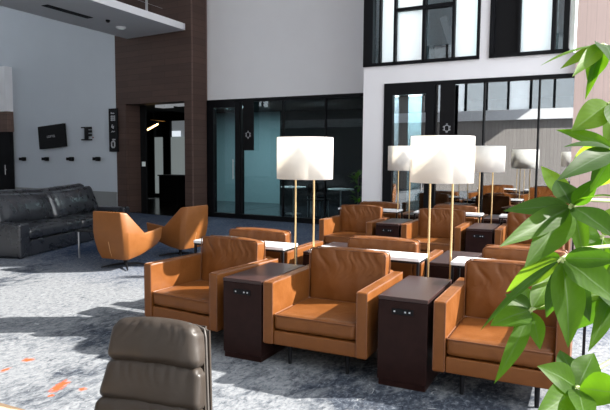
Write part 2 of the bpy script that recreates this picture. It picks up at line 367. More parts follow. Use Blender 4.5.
# lobby beyond the opening
def EP(d): return Plane(tuple((EA.o + EA.n * d)[:2]), tuple((EA.o + EA.n * d + EA.t)[:2]))
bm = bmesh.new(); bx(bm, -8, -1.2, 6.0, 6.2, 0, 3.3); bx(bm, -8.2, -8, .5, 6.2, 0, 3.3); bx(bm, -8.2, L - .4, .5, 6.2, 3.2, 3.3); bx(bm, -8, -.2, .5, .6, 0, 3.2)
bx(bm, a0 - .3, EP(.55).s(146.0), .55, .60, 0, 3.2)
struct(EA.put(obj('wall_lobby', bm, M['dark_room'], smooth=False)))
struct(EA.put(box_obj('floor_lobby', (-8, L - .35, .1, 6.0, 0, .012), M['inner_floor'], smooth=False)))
LB = EP(5.0); zb_, zt_ = LB.sz(170, 194)[1], LB.sz(170, 137)[1]
bm = bmesh.new()
for u0, u1 in ((154.8, 164.0), (171.0, 186.5)): bx(bm, LB.s(u0), LB.s(u1), 0, .04, zb_, zt_)
o = struct(LB.put(obj('window_3', bm, M['frost'], smooth=False)))
bm = bmesh.new()
for u0, u1 in ((151.5, 154.8), (164.0, 171.0), (186.5, 190)): bx(bm, LB.s(u0), LB.s(u1), -.05, .10, 0.012, 3.2)
bx(bm, LB.s(151.5), LB.s(190), -.04, .09, .012, zb_ - .02); bx(bm, LB.s(151.5), LB.s(190), -.04, .09, LB.sz(170, 121)[1], 3.2)
obj('window_frame', bm, M['frame'], o, smooth=False)
bm = bmesh.new(); bx(bm, LB.s(171.8), LB.s(181), .02, .05, LB.sz(175, 136.5)[1], LB.sz(175, 130.5)[1]); bx(bm, LB.s(171), LB.s(186.5), .06, .09, zt_, LB.sz(170, 121)[1])
obj('lit_window', bm, mat('lit_window', (.5, .55, .58), .5, emit=(.85, .93, 1), estr=.10), o, smooth=False)
bm = bmesh.new(); bx(bm, LB.s(172.2), LB.s(180.5), .0, .02, LB.sz(175, 136.5)[1], LB.sz(175, 131)[1]); obj('bright_pane', bm, mat('bright_pane', (.8, .85, .9), .5, emit=(.85, .93, 1), estr=.65), o, smooth=False)
# ceiling light panels, brass strip lamp, reception desk, notice
E5 = EP(.56)
for k, (u0, u1, v0, v1) in enumerate(((155, 165.5, 103.0, 107), (170.5, 184.5, 101.5, 105))):
    sa, za = E5.sz(u0, v0); sb, zb = E5.sz(u1, v1)
    o = thing('ceiling_light', ('flat ceiling light panel on the left in the dark entrance', 'flat ceiling light panel on the right in the dark entrance')[k], 'light')
    E5.put(o, (sa + sb) / 2, 0, 0)
    box_obj('diffuser', (-(sb - sa) / 2, (sb - sa) / 2, 0, .3, zb, za), mat('panel_light', (.4, .4, .4), .5, emit=(.9, .95, 1), estr=.16), o, smooth=False)
    box_obj('housing', (-(sb - sa) / 2 - .02, (sb - sa) / 2 + .02, 0, .32, za, 3.2), M['black'], o, smooth=False)
E9 = EP(1.6); sC = E9.s(152)
o = thing('pendant_lamp', 'glowing brass strip pendant lamp in the dark entrance', 'lamp'); E9.put(o, sC, 0, 0)
pA = E9.sz(147.6, 129.8); pB = E9.sz(156.5, 124)
bm = bmesh.new(); tube(bm, [(pA[0] - sC, 0, pA[1]), (pB[0] - sC, .05, pB[1])], .025, 8); obj('light_tube', bm, M['lamp_glow'], o)
p1, p2 = E9.sz(147, 119.5), E9.sz(161, 121); bm = bmesh.new(); tube(bm, [(p1[0] - sC, .15, p1[1]), (p2[0] - sC, .15, p2[1])], .014, 8); obj('brass_arm', bm, M['brass'], o)
zr = E9.sz(152, 126.8)[1]; bm = bmesh.new(); tube(bm, [(0, .09, zr), (0, .09, 3.2)], .008, 6); tube(bm, [(0, .0, zr), (0, .17, zr)], .010, 6); tube(bm, [(0, .09, p1[1] + .02), (0, .17, p1[1] + .02)], .01, 6); obj('rod', bm, M['black_metal'], o)
E7 = EP(2.5); o = thing('reception_desk', 'black reception desk standing inside the dark entrance', 'desk'); sC = E7.s(167.7); E7.put(o, sC, 0, .012)
hw = (E7.s(177) - E7.s(158.5)) / 2; zd = E7.sz(168, 175)[1] - .012
box_obj('desk_body', (-hw, hw, .0, .55, 0, zd - .04), M['black'], o, bev=.006); box_obj('desk_top', (-hw - .02, hw + .02, -.04, .58, zd - .04, zd), M['black_metal'], o, bev=.004)
E6 = EP(.53); sC, zC_ = E6.sz(149.3, 166.5); o = thing('wall_notice', 'small pale notice on the black column in the entrance', 'notice'); 
E6.put(o, E6.s(143.5), 0, zC_); box_obj('notice_plate', (-.07, .07, 0, .010, 0, .13), M['frost'], o, smooth=False); box_obj('notice_frame', (-.08, .08, .004, .02, -.01, .14), M['black_metal'], o, smooth=False)

# far left wall
TV = Plane((-19.5, 12.777), (-11.75, 12.42)); x1 = TV.len
struct(TV.put(box_obj('wall_left_far', (-3, x1, 0, .2, 0, 7), M['grey_wall'], smooth=False)))
struct(TV.put(box_obj('trim_1', (-2, x1 - .01, -.03, 0, 0, .555), M['wains'], smooth=False)))
zA, zB, zC = 4.25, 2.89, 2.27; sr = TV.s(13.6, 120)
struct(TV.put(box_obj('wall_bulkhead', (-2, sr, -.25, 0, zB, zA), M['white'], smooth=False)))
struct(TV.put(box_obj('trim_2', (-2, sr, -.22, 0, zC, zB), M['walnut_lit'], smooth=False)))
o = struct(TV.put(box_obj('door_1', (-2, sr, -.16, -.03, 0, zC), M['black'], smooth=False)))
bm = bmesh.new(); tube(bm, [(sr - .2, -.2, .95), (sr - .2, -.2, 1.25)], .012); tube(bm, [(sr - .2, -.2, 1.1), (sr - .2, -.15, 1.1)], .01); obj('door_handle', bm, M['steel'], o)
bm = bmesh.new(); bx(bm, -20, -19.8, -7, 13, 0, 4.6); bx(bm, -20, -19.8, -7, 13, 6.1, 7); struct(obj('wall_left', bm, M['grey_wall'], smooth=False))
bm = bmesh.new()
for k in range(14): bx(bm, -19.95, -19.85, -6.8 + 1.5 * k, -6.7 + 1.5 * k, 4.6, 6.1)
bx(bm, -19.95, -19.85, -7, 13, 5.3, 5.36); struct(obj('window_9', bm, M['frame'], smooth=False))

# the walkway slab overhead
ZS = 4.675
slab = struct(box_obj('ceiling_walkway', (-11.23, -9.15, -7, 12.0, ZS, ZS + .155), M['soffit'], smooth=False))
struct(box_obj('trim_7', (-9.15, -9.13, -7, 12.0, ZS - .002, ZS + .157), M['white_bay'], smooth=False))  # whiter board added on the slab edge, painting in window light
bm = bmesh.new(); bx(bm, -11.23, -9.13, 12.0, 12.3, ZS, ZS + .155)
for v in bm.verts:
    if v.co.y > 12.1: v.co.y = 12.34 if v.co.x < -10 else 12.075
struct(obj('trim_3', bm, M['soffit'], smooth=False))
o = thing('air_diffuser', 'long black slot diffuser under the white walkway', 'vent', (-10.31, 9.52, ZS), R(0))
bm = bmesh.new(); bx(bm, -.09, .09, -.62, .62, -.012, 0); obj('slot_frame', bm, M['black'], o, smooth=False)
bm = bmesh.new()
for x in (-.05, 0, .05): bx(bm, x - .012, x + .012, -.6, .6, -.018, -.012)
obj('slot_blade', bm, M['frame'], o, smooth=False)
for (x, y, rr, lab) in ((-10.35, 11.16, .12, 'round white downlight under the walkway nearest the walnut wall'), (-10.10, 10.47, .05, 'small dark round sensor under the walkway beside the downlight')):
    o = thing('downlight' if rr > .1 else 'ceiling_sensor', lab, 'light' if rr > .1 else 'sensor', (x, y, ZS))
    bm = bmesh.new(); r_ = lathe(bm, [(rr * .3, -.05), (rr * .8, -.045), (rr, -.02), (rr, 0)], 20); bm.faces.new(r_[0]); obj('trim_ring', bm, M['white_top'] if rr > .1 else M['black'], o)
    bm = bmesh.new(); r_ = lathe(bm, [(rr * .55, -.058), (rr * .6, -.046)], 16); bm.faces.new(r_[0]); obj('lens', bm, M['frost'] if rr > .1 else M['black_metal'], o)
rail = thing('railing', 'steel wire railing along the edge of the white walkway above', 'railing', (-9.2, 0, ZS + .155))
for k in range(14):
    y = -5.5 + k * 1.25; bm = bmesh.new(); bx(bm, -.02, .02, y - .02, y + .02, 0, 1.05); obj('post', bm, M['steel'], rail, smooth=False)
for z in (.2, .4, .6, .8): bm = bmesh.new(); tube(bm, [(0, -6, z), (0, 11.3, z)], .004, 6); obj('rail_wire', bm, M['steel'], rail)
bm = bmesh.new(); tube(bm, [(0, -6, 1.07), (0, 11.3, 1.07)], .022, 8); obj('handrail', bm, M['steel'], rail)

# ---- bay wall on the right
BY = Plane((-4.10, 11.10), (-.30, 10.872)); BL = BY.len
bs = lambda u, v=157: BY.s(u, v)
b0, b1 = bs(363.3, 100), bs(574.5, 90); zg, zf, zw = 2.955, 2.995, 3.34
bm = bmesh.new()
bx(bm, b0, bs(383.5), 0, .3, 0, zw); bx(bm, bs(383.5), b1, 0, .3, zf, zw)
bx(bm, b0, b1, .05, .3, 6.2, 7.0); bx(bm, bs(480, 40), bs(490, 40), 0, .3, zw, 6.2)
struct(BY.put(obj('wall_bay', bm, M['white_bay'], smooth=False)))
bm = bmesh.new(); bx(bm, b0, b0 + .25, .3, 1.35, 0, 7); struct(BY.put(obj('wall_bay_return', bm, M['white_bay'], smooth=False)))
# lower glazing
bm = bmesh.new()
P_ = lambda u0, u1, z0, z1, d0=-.03, d1=.1, v=157: bx(bm, bs(u0, v), bs(u1, v), d0, d1, z0, z1)
P_(383.4, b1 and 392, 0, zf); P_(392, 425, 2.77, zf); P_(425, 433.5, 0, zf); P_(434.5, 435.5, 0, zf)
bx(bm, bs(433), b1, -.03, .1, zg - .03, zf); bx(bm, bs(383.5), b1, -.03, .1, 0, .1)
for u in (482.5, 537): P_(u - .8, u + .8, .1, zg, -.03, .07)
win = struct(BY.put(obj('window_2', bm, M['frame'], smooth=False)))
for a, b, top in ((392, 425, 2.77), (434, 481.7, zg), (483.3, 536.2, zg), (537.8, 573.5, zg)):
    o = box_obj('pane', (bs(a), bs(b), .02, .03, .1, top - .03), M['glass_bay'], win, smooth=False); o['kind'] = 'structure'
bm = bmesh.new(); h_ = bs(423.5); tube(bm, [(h_, -.09, .95), (h_, -.09, 1.5)], .012); tube(bm, [(h_, -.09, 1.0), (h_, -.03, 1.0)], .008); tube(bm, [(h_, -.09, 1.45), (h_, -.03, 1.45)], .008)
obj('door_handle', bm, M['steel'], win)
meeting_sign(BY, 440.2, 454.8, BY.sz(447, 139)[1], zg - .035, 447.3, 128.5, 'black hanging sign with grey table symbol behind the right glass wall')
# upper windows
def upper(name, ua, ub, muls, panes, trans):
    bm = bmesh.new(); v = 40
    bx(bm, bs(ua, v), bs(ub, v), -.05, .12, zw, zw + .06); bx(bm, bs(ua, v), bs(ub, v), -.05, .12, 6.1, 6.2)
    for a, b in muls: bx(bm, bs(a, v), bs(b, v), -.05, .12, zw, 6.2)
    for a, b, z in trans: bx(bm, bs(a, v), bs(b, v), -.04, .1, z - .03, z + .03)
    wn_ = struct(BY.put(obj(name, bm, M['frame'], smooth=False)))
    for a, b, mm in panes:
        nm = 'blind' if mm == 'blind' else ('dark_panel' if mm == 'black' else 'pane')
        if mm == 'blind':
            q = bmesh.new(); vs_ = [q.verts.new(p) for p in ((bs(a, v), .04, zw + .06), (bs(b, v), .04, zw + .06), (bs(b, v), .04, 6.1), (bs(a, v), .04, 6.1))]; q.faces.new(vs_)
            o = obj(nm, q, M[mm], wn_, smooth=False)
        else: o = box_obj(nm, (bs(a, v), bs(b, v), .03, .05, zw + .06, 6.1), M[mm], wn_, smooth=False)
        o['kind'] = 'structure'
    return wn_
z1_ = BY.sz(405, 9.5)[1]
upper('window_4', 364.3, 480, [(364.3, 373.5), (379.8, 381.5), (394.3, 396.6), (422.6, 425.2), (452.4, 455), (477.3, 480)],
      [(373.5, 379.8, 'glass_up'), (381.5, 394.3, 'blind'), (396.6, 422.6, 'blind'), (425.2, 452.4, 'glass_up'), (455, 477.3, 'blind')], [(396.6, 422.6, z1_), (425.2, 452.4, z1_)])
upper('window_5', 490, 570, [(490, 494.5), (518, 520.5), (551.3, 555.5), (563.3, 569)],
      [(494.5, 518, 'black'), (520.5, 551.3, 'blind'), (555.5, 563.3, 'glass_up')], [])
# attic rooms behind the clear upper panes
v = 40; sa, sb = bs(424, v), bs(453.5, v)
bm = bmesh.new(); bx(bm, sa - .1, sb + .1, 1.2, 1.3, zw, 6.3); bx(bm, sb, sb + .04, .3, 1.2, zw, 6.3); bx(bm, sa - .04, sa, .3, 1.2, zw, 6.3)
struct(BY.put(obj('wall_upper_room', bm, M['teal'], smooth=False)))
bm = bmesh.new(); p0 = BY.sz(425, 15); p1 = BY.sz(455, 52)
tube(bm, [(sa + .1, .9, p0[1] + .12), (sb - .1, .7, p1[1] - .06)], .09, 4); struct(BY.put(obj('trim_4', bm, M['white'], smooth=False)))
bm = bmesh.new(); bx(bm, sa + .02, bs(440, v), .6, 1.0, zw, BY.sz(430, 40)[1]); struct(BY.put(obj('trim_5', bm, M['walnut_lit'], smooth=False)))
sa, sb = bs(555, v), bs(566, v)
bm = bmesh.new(); bx(bm, sa - .1, sb + .1, 1.2, 1.3, zw, 6.3); bx(bm, sb, sb + .1, .3, 1.2, zw, 6.3); bx(bm, sa - .1, sa, .3, 1.2, zw, 6.3)
struct(BY.put(obj('wall_upper_closet', bm, M['pale_teal'], smooth=False)))
# room behind the lower bay glass
bm = bmesh.new(); bx(bm, b0 + .25, b1 + .4, .3, 5.0, 3.1, 3.3); struct(BY.put(obj('ceiling_bay_room', bm, M['teal'], smooth=False)))
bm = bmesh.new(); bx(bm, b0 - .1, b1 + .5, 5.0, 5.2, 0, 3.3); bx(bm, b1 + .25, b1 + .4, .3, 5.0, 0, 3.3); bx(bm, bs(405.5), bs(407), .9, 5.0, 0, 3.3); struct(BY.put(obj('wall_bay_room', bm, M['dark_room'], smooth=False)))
bm = bmesh.new(); bx(bm, bs(385), bs(405.5), 1.3, 1.4, 0, 3.1); struct(BY.put(obj('wall_bay_screen', bm, M['pale_teal'], smooth=False)))
struct(BY.put(box_obj('floor_bay_room', (b0 + .25, b1 + .25, .12, 5.0, 0, .01), M['inner_floor'], smooth=False)))

# ---- pale oak pier, then open glazing to the right
PX0, PX1 = -.26, .38
bm = bmesh.new(); bx(bm, PX0, PX1, 10.62, 11.0, 0, 7); struct(obj('wall_pier', bm, M['pinkwood'], smooth=False))
bm = bmesh.new(); bx(bm, PX1, 2.3, 10.75, 11.0, 5.2, 7); struct(obj('wall_back_right', bm, M['white'], smooth=False))
bm = bmesh.new()
for x in (2.3, 4.0, 5.7, 7.4): bx(bm, x - .04, x + .04, 10.8, 10.95, 0, 6.7)
bx(bm, PX1, 8.6, 10.8, 10.95, 3.25, 3.33); struct(obj('window_6', bm, M['frame'], smooth=False))
bm = bmesh.new()
for y in (9.2, 6.0, 2.8, -.4, -3.6): bx(bm, 8.5, 8.65, y - .04, y + .04, 0, 7)
bx(bm, 8.5, 8.65, -7, 11, 3.3, 3.38); bx(bm, 8.5, 8.65, -7, 11, 0, .1); struct(obj('window_7', bm, M['frame'], smooth=False))
# wall behind the viewer: grey oak below, white band, windows above
bm = bmesh.new(); bx(bm, -20, 8.6, -6.2, -6.0, 0, 3.3); struct(obj('wall_behind', bm, M['greywood'], smooth=False))
bm = bmesh.new(); bx(bm, -20, -1.2, -6.2, -5.7, 3.3, 3.75); struct(obj('trim_6', bm, M['white'], smooth=False))
bm = bmesh.new(); bx(bm, -20, -9.5, -6.2, -6.0, 3.75, 7); bx(bm, -1.2, 8.6, -6.2, -6.0, 3.3, 7); struct(obj('wall_behind_upper', bm, M['greywood'], smooth=False))
bm = bmesh.new()
for x in [-9.4 + .98 * k for k in range(9)]: bx(bm, x - .05, x + .05, -6.15, -6.05, 3.75, 7)
bx(bm, -9.5, -1.2, -6.15, -6.05, 5.6, 5.68); w8 = struct(obj('window_8', bm, M['frame'], smooth=False))
for k in range(9): o = box_obj('pane', (-9.35 + .98 * k, -8.47 + .98 * k, -6.11, -6.09, 3.75, 7), M['blind'] if k % 3 == 1 else M['glass_dim'], w8, smooth=False); o['kind'] = 'structure'

# ------------------------------------------------------------------ armchair (front faces local -y, front edge at y = 0)
CW, CD, AH, AT = .832, .88, .636, .082
def make_armchair():
    t_ = thing('armchair', '', 'armchair')
    for s in (-1, 1):
        x0, x1_ = (-CW / 2, -CW / 2 + AT) if s < 0 else (CW / 2 - AT, CW / 2)
        bm = bmesh.new(); bx(bm, x0, x1_, 0, CD, .158, AH, .014, 3); a = obj('armrest', bm, M['tan'], t_)
        bm = bmesh.new(); xs = x0 + .003 if s < 0 else x1_ - .003
        for xx in (x0 + .004, x1_ - .004):
            tube(bm, [(xx, .003, .17), (xx, .003, AH - .008), (xx, .02, AH - .003), (xx, CD - .01, AH - .003)], .0045, 6)
        obj('piping', bm, M['tan_pipe'], a)
    bm = bmesh.new(); bx(bm, -CW / 2 + AT + .001, CW / 2 - AT - .001, .012, CD - .1, .158, .268, .010, 2); obj('seat_rail', bm, M['tan'], t_)
    bm = bmesh.new(); bx(bm, -CW / 2 + AT + .001, CW / 2 - AT - .001, CD - .098, CD, .158, AH + .01, .016, 3); obj('back_panel', bm, M['tan'], t_)
    iw = CW - 2 * AT - .004
    bm = bmesh.new(); cushion(bm, iw, .62, .135, (24, 20, 6), .10, .22, .0035, 3.0); xform(bm, Matrix.Translation((0, .318, .337)))
    c = obj('seat_cushion', bm, M['tan'], t_, wn=False)
    bm = bmesh.new(); tube(bm, [Vector((0, .318, .337)) + p for p in rect_loop(iw + .002, .622, .052, .03)], .005, 6, False); obj('piping', bm, M['tan_pipe'], c)
    bm = bmesh.new(); H = .43; T = .14
    cushion(bm, iw, H, T, (72, 40, 6), .14, .12, .012, 7.0, fold=.012)
    tilt = Matrix.Translation((0, .703, .594)) @ Matrix.Rotation(R(90 - 3), 4, 'X')
    xform(bm, tilt); c = obj('back_cushion', bm, M['tan'], t_, wn=False)
    bm = bmesh.new()
    for z in (T * .42, -T * .42): tube(bm, [tilt @ p for p in rect_loop(iw + .003, H + .003, z, .03)], .0055, 6, False)
    obj('piping', bm, M['tan_pipe'], c)
    for sx in (-1, 1):
        for y in (.10, CD - .12):
            bm = bmesh.new(); lathe(bm, [(.014, 0), (.015, .02), (.018, .16)], 12, (sx * .235, y, 0)); bx(bm, sx * .235 - .04, sx * .235 + .04, y - .04, y + .04, .15, .158)
            obj('leg', bm, M['black_metal'], t_)
    return t_
# ---- dark side table with outlet
TW, TD, TH = .345, .766, .634
def make_side_table():
    t_ = thing('side_table', '', 'side table')
    bm = bmesh.new(); bx(bm, -TW / 2, TW / 2, 0.004, TD, .045, TH - .028, .003, 2); obj('cabinet_body', bm, M['espresso'], t_)
    bm = bmesh.new(); bx(bm, -TW / 2, TW / 2, 0, TD, TH - .027, TH, .004, 2); obj('table_top', bm, M['espresso_top'], t_)
    bm = bmesh.new(); bx(bm, -TW / 2 + .008, TW / 2 - .008, .012, TD - .012, 0, .045); obj('plinth', bm, M['espresso'], t_, smooth=False)
    bm = bmesh.new(); bx(bm, -.075, .075, -.002, .006, .515, .555, .0018, 2); po = obj('power_outlet', bm, M['black'], t_)
    for x in (-.055, .02, .05):
        bm = bmesh.new(); bx(bm, x - .006, x + .006, -.004, 0, .530, .541, .001, 1); obj('socket', bm, M['print_grey'], po)
    return t_
# ---- white console table (origin at its middle)
def make_console(wd=1.015, dp=.30, zt=.74):
    t_ = thing('console_table', '', 'table')
    bm = bmesh.new(); bx(bm, -wd / 2, wd / 2, -dp / 2, dp / 2, zt - .028, zt, .003, 2); obj('table_top', bm, M['white_top'], t_)
    for sx in (-1, 1):
        for sy in (-1, 1):
            bm = bmesh.new(); x = sx * (wd / 2 - .014); y = sy * (dp / 2 - .014); bx(bm, x - .010, x + .010, y - .010, y + .010, 0, zt - .046); obj('leg', bm, M['black_metal'], t_, smooth=False)
    bm = bmesh.new()
    for sy in (-1, 1): y = sy * (dp / 2 - .014); bx(bm, -wd / 2 + .004, wd / 2 - .004, y - .010, y + .010, zt - .046, zt - .028)
    for sx in (-1, 1): x = sx * (wd / 2 - .014); bx(bm, x - .010, x + .010, -dp / 2 + .024, dp / 2 - .024, zt - .046, zt - .028)
    obj('frame', bm, M['black_metal'], t_, smooth=False)
    return t_
# ---- twin-stem brass floor lamp with drum shade
def make_lamp():
    t_ = thing('floor_lamp', '', 'lamp')
    bm = bmesh.new(); bx(bm, -.155, .155, -.10, .10, 0, .014, .003, 2); obj('base', bm, M['brass'], t_)
    for x in (-.095, .095):
        bm = bmesh.new(); tube(bm, [(x, 0, .012), (x, 0, 1.60)], .009, 10); obj('pole', bm, M['brass'], t_)
    bm = bmesh.new(); tube(bm, [(-.095, 0, 1.60), (.095, 0, 1.60)], .007, 8); tube(bm, [(-.255, 0, 1.60), (-.095, 0, 1.60)], .003, 6); tube(bm, [(.095, 0, 1.60), (.255, 0, 1.60)], .003, 6); tube(bm, [(0, -.255, 1.60), (0, .255, 1.60)], .003, 6)
    obj('shade_carrier', bm, M['brass'], t_)
    r_, zb, zt = .262, 1.372, 1.757
    bm = bmesh.new(); rg = lathe(bm, [(r_, zb), (r_, zt), (r_ - .003, zt), (r_ - .003, zb)], 56); n_ = 56
    for k in range(n_): bm.faces.new((rg[3][k], rg[3][(k + 1) % n_], rg[0][(k + 1) % n_], rg[0][k]))
    obj('shade', bm, M['shade'], t_, wn=False)
    bm = bmesh.new(); lathe(bm, [(.012, 1.60), (.014, 1.64), (.032, 1.69), (.03, 1.72), (.001, 1.735)], 16); obj('bulb', bm, M['frost'], t_)
    bm = bmesh.new(); lathe(bm, [(.018, 1.585), (.018, 1.635)], 12); obj('bulb_holder', bm, M['brass'], t_)
    return t_

protoC, protoT, protoK, protoL = make_armchair(), make_side_table(), make_console(), make_lamp()
used = set()
def place(proto, loc, rz, label, group=None):
    o = proto if proto.name not in used else copy_tree(proto)
    used.add(proto.name); o.location = loc; o.rotation_euler = (0, 0, rz); o['label'] = label
    if group: o['group'] = group
    return o
YC = 4.91
G1, G2, G3, G4 = 'tan armchairs of the two seating groups', 'espresso side tables between armchairs', 'white console tables between chair backs', 'twin-stem floor lamps'
PI = math.pi
near = [(-3.06, 3.93, -.111, 'tan leather armchair at left end of the nearest row, turned slightly outward'),
        (-1.761, 3.81, 0, 'tan leather armchair in the middle of the nearest row, between two dark side tables'),
        (-.466, 3.81, 0, 'tan leather armchair at right end of nearest row, half hidden by the leaves')]
for x, y, r_, lab in near: place(protoC, (x, y, 0), r_, lab, G1)
back = [(-3.04, 'tan armchair facing away behind the leftmost white console of the near group'),
        (-1.72, 'tan armchair facing away behind the middle white console of the near group'),
        (-.46, 'tan armchair facing away behind the right white console, mostly behind the leaves')]
for x, lab in back: place(protoC, (x - .03 if x < -2.9 else x, 2 * YC - 3.81, 0), PI, lab, G1)
for x, lab in ((-2.366, 'near espresso side table between the left and middle front armchairs'), (-1.093, 'near espresso side table between the middle and right front armchairs')):
    place(protoT, (x, 3.81, 0), 0, lab, G2)
for x, lab in ((-2.366, 'espresso side table behind the left near floor lamp, partly hidden'), (-1.093, 'espresso side table behind the right near floor lamp poles, back to the camera')):
    place(protoT, (x, 2 * YC - 3.81, 0), PI, lab, G2)
for x, lab in ((-3.012, 'white console table behind the leftmost front armchair'), (-1.739, 'white console table behind the middle front armchair'), (-.466, 'white console table behind the right front armchair, under the leaves')):
    place(protoK, (x, YC, 0), 0, lab, G3)
for x, lab in ((-2.383, 'large near floor lamp with white drum shade, the left one'), (-1.107, 'largest floor lamp with white drum shade, near the middle of the room')):
    place(protoL, (x, YC + .04, 0), 0, lab, G4)
DX, DY = -.15, 4.227; yc2 = YC + DY
for k, lab in enumerate(('tan armchair at left end of the far group, facing the camera', 'tan armchair in the middle of the far group, seen between the lamp poles', 'tan armchair at right end of the far group, behind the green leaves')):
    place(protoC, (-3.06 + 1.274 * k + DX, 3.81 + DY, 0), 0, lab, G1)
for k, lab in enumerate(('tan armchair facing the window, back row of far group, left end', 'tan armchair facing the window, back row of far group, middle', 'tan armchair facing the window, back row of far group, right end')):
    place(protoC, (-3.02 + 1.274 * k + DX, 2 * YC - 3.81 + DY, 0), PI, lab, G1)
for k, lab in enumerate(('far espresso side table between left and middle armchairs of far group', 'far espresso side table between middle and right armchairs of far group')):
    place(protoT, (-2.405 + 1.274 * k + DX, 3.81 + DY, 0), 0, lab, G2)
for k, lab in enumerate(('espresso side table of the far back row below the left small lamp', 'espresso side table of the far back row below the right small lamp')):
    place(protoT, (-2.405 + 1.274 * k + DX, 2 * YC - 3.81 + DY, 0), PI, lab, G2)
for k, lab in enumerate(('small far white console behind the left armchair of the far group', 'small far white console behind the middle armchair of the far group', 'small far white console behind the right armchair of the far group')):
    place(protoK, (-3.04 + 1.274 * k + DX, yc2 - .03, 0), 0, lab, G3)
for k, lab in enumerate(('smaller far floor lamp left of the largest shade, before the glass door', 'smaller far floor lamp right of the largest shade')):
    place(protoL, (-2.64 + 1.265 * k, yc2 + .0, 0), 0, lab, G4)

# ------------------------------------------------------------------ slate leather sofa (local x along it, y toward its back)
def make_sofa(name='sofa'):
    t_ = thing(name, '', 'sofa'); L_, D_ = 3.35, 1.0; aw = .24; ah = .53
    for nm, x0 in (('armrest', 0), ('armrest', L_ - aw)):
        bm = bmesh.new(); bx(bm, x0, x0 + aw, 0, D_, .015, ah, .03, 3); obj(nm, bm, M['grey_leather'], t_)
    bm = bmesh.new(); bx(bm, aw + .002, L_ - aw - .002, .03, D_ - .2, .015, .25, .02, 3); obj('base', bm, M['grey_leather'], t_)
    bm = bmesh.new(); bx(bm, aw + .002, L_ - aw - .002, D_ - .19, D_, .015, .66, .04, 3); obj('back_frame', bm, M['grey_leather'], t_)
    w_ = (L_ - 2 * aw) / 2
    for k in range(2):
        bm = bmesh.new(); cushion(bm, w_ - .006, .80, .2, (34, 22, 6), .14, .3, .006, 11 + k); xform(bm, Matrix.Translation((aw + w_ * (k + .5), .41, .352))); obj('seat_cushion', bm, M['grey_leather'], t_, wn=False)
        bm = bmesh.new(); cushion(bm, w_ + .02, .52, .26, (44, 26, 6), .42, .3, .014, 21 + 5 * k); xform(bm, Matrix.Translation((aw + w_ * (k + .5), .70, .675)) @ Matrix.Rotation(R((2, -2)[k]), 4, 'Y') @ Matrix.Rotation(R(70), 4, 'X')); obj('back_cushion', bm, M['grey_leather'], t_, wn=False)
    for x in (.1, L_ - .1):
        for y in (.08, D_ - .08):
            bm = bmesh.new(); bx(bm, x - .03, x + .03, y - .03, y + .03, 0, .015); obj('foot', bm, M['black'], t_, smooth=False)
    return t_
sofa = make_sofa(); sofa.location = (-7.65, 6.04, 0); sofa.rotation_euler = (0, 0, R(104.0)); sofa['label'] = 'slate grey leather sofa with rumpled cushions at the left edge'
s2 = copy_tree(sofa); u_ = Vector((math.cos(R(104)), math.sin(R(104)), 0)); n_ = Vector((-u_.y, u_.x, 0))
s2.location = Vector((-7.65, 6.04, 0)) + u_ * 4.3 + n_ * 2.3; s2.rotation_euler = (0, 0, R(284)); s2['label'] = 'dark grey sofa farther back, showing only its back over the front sofa'

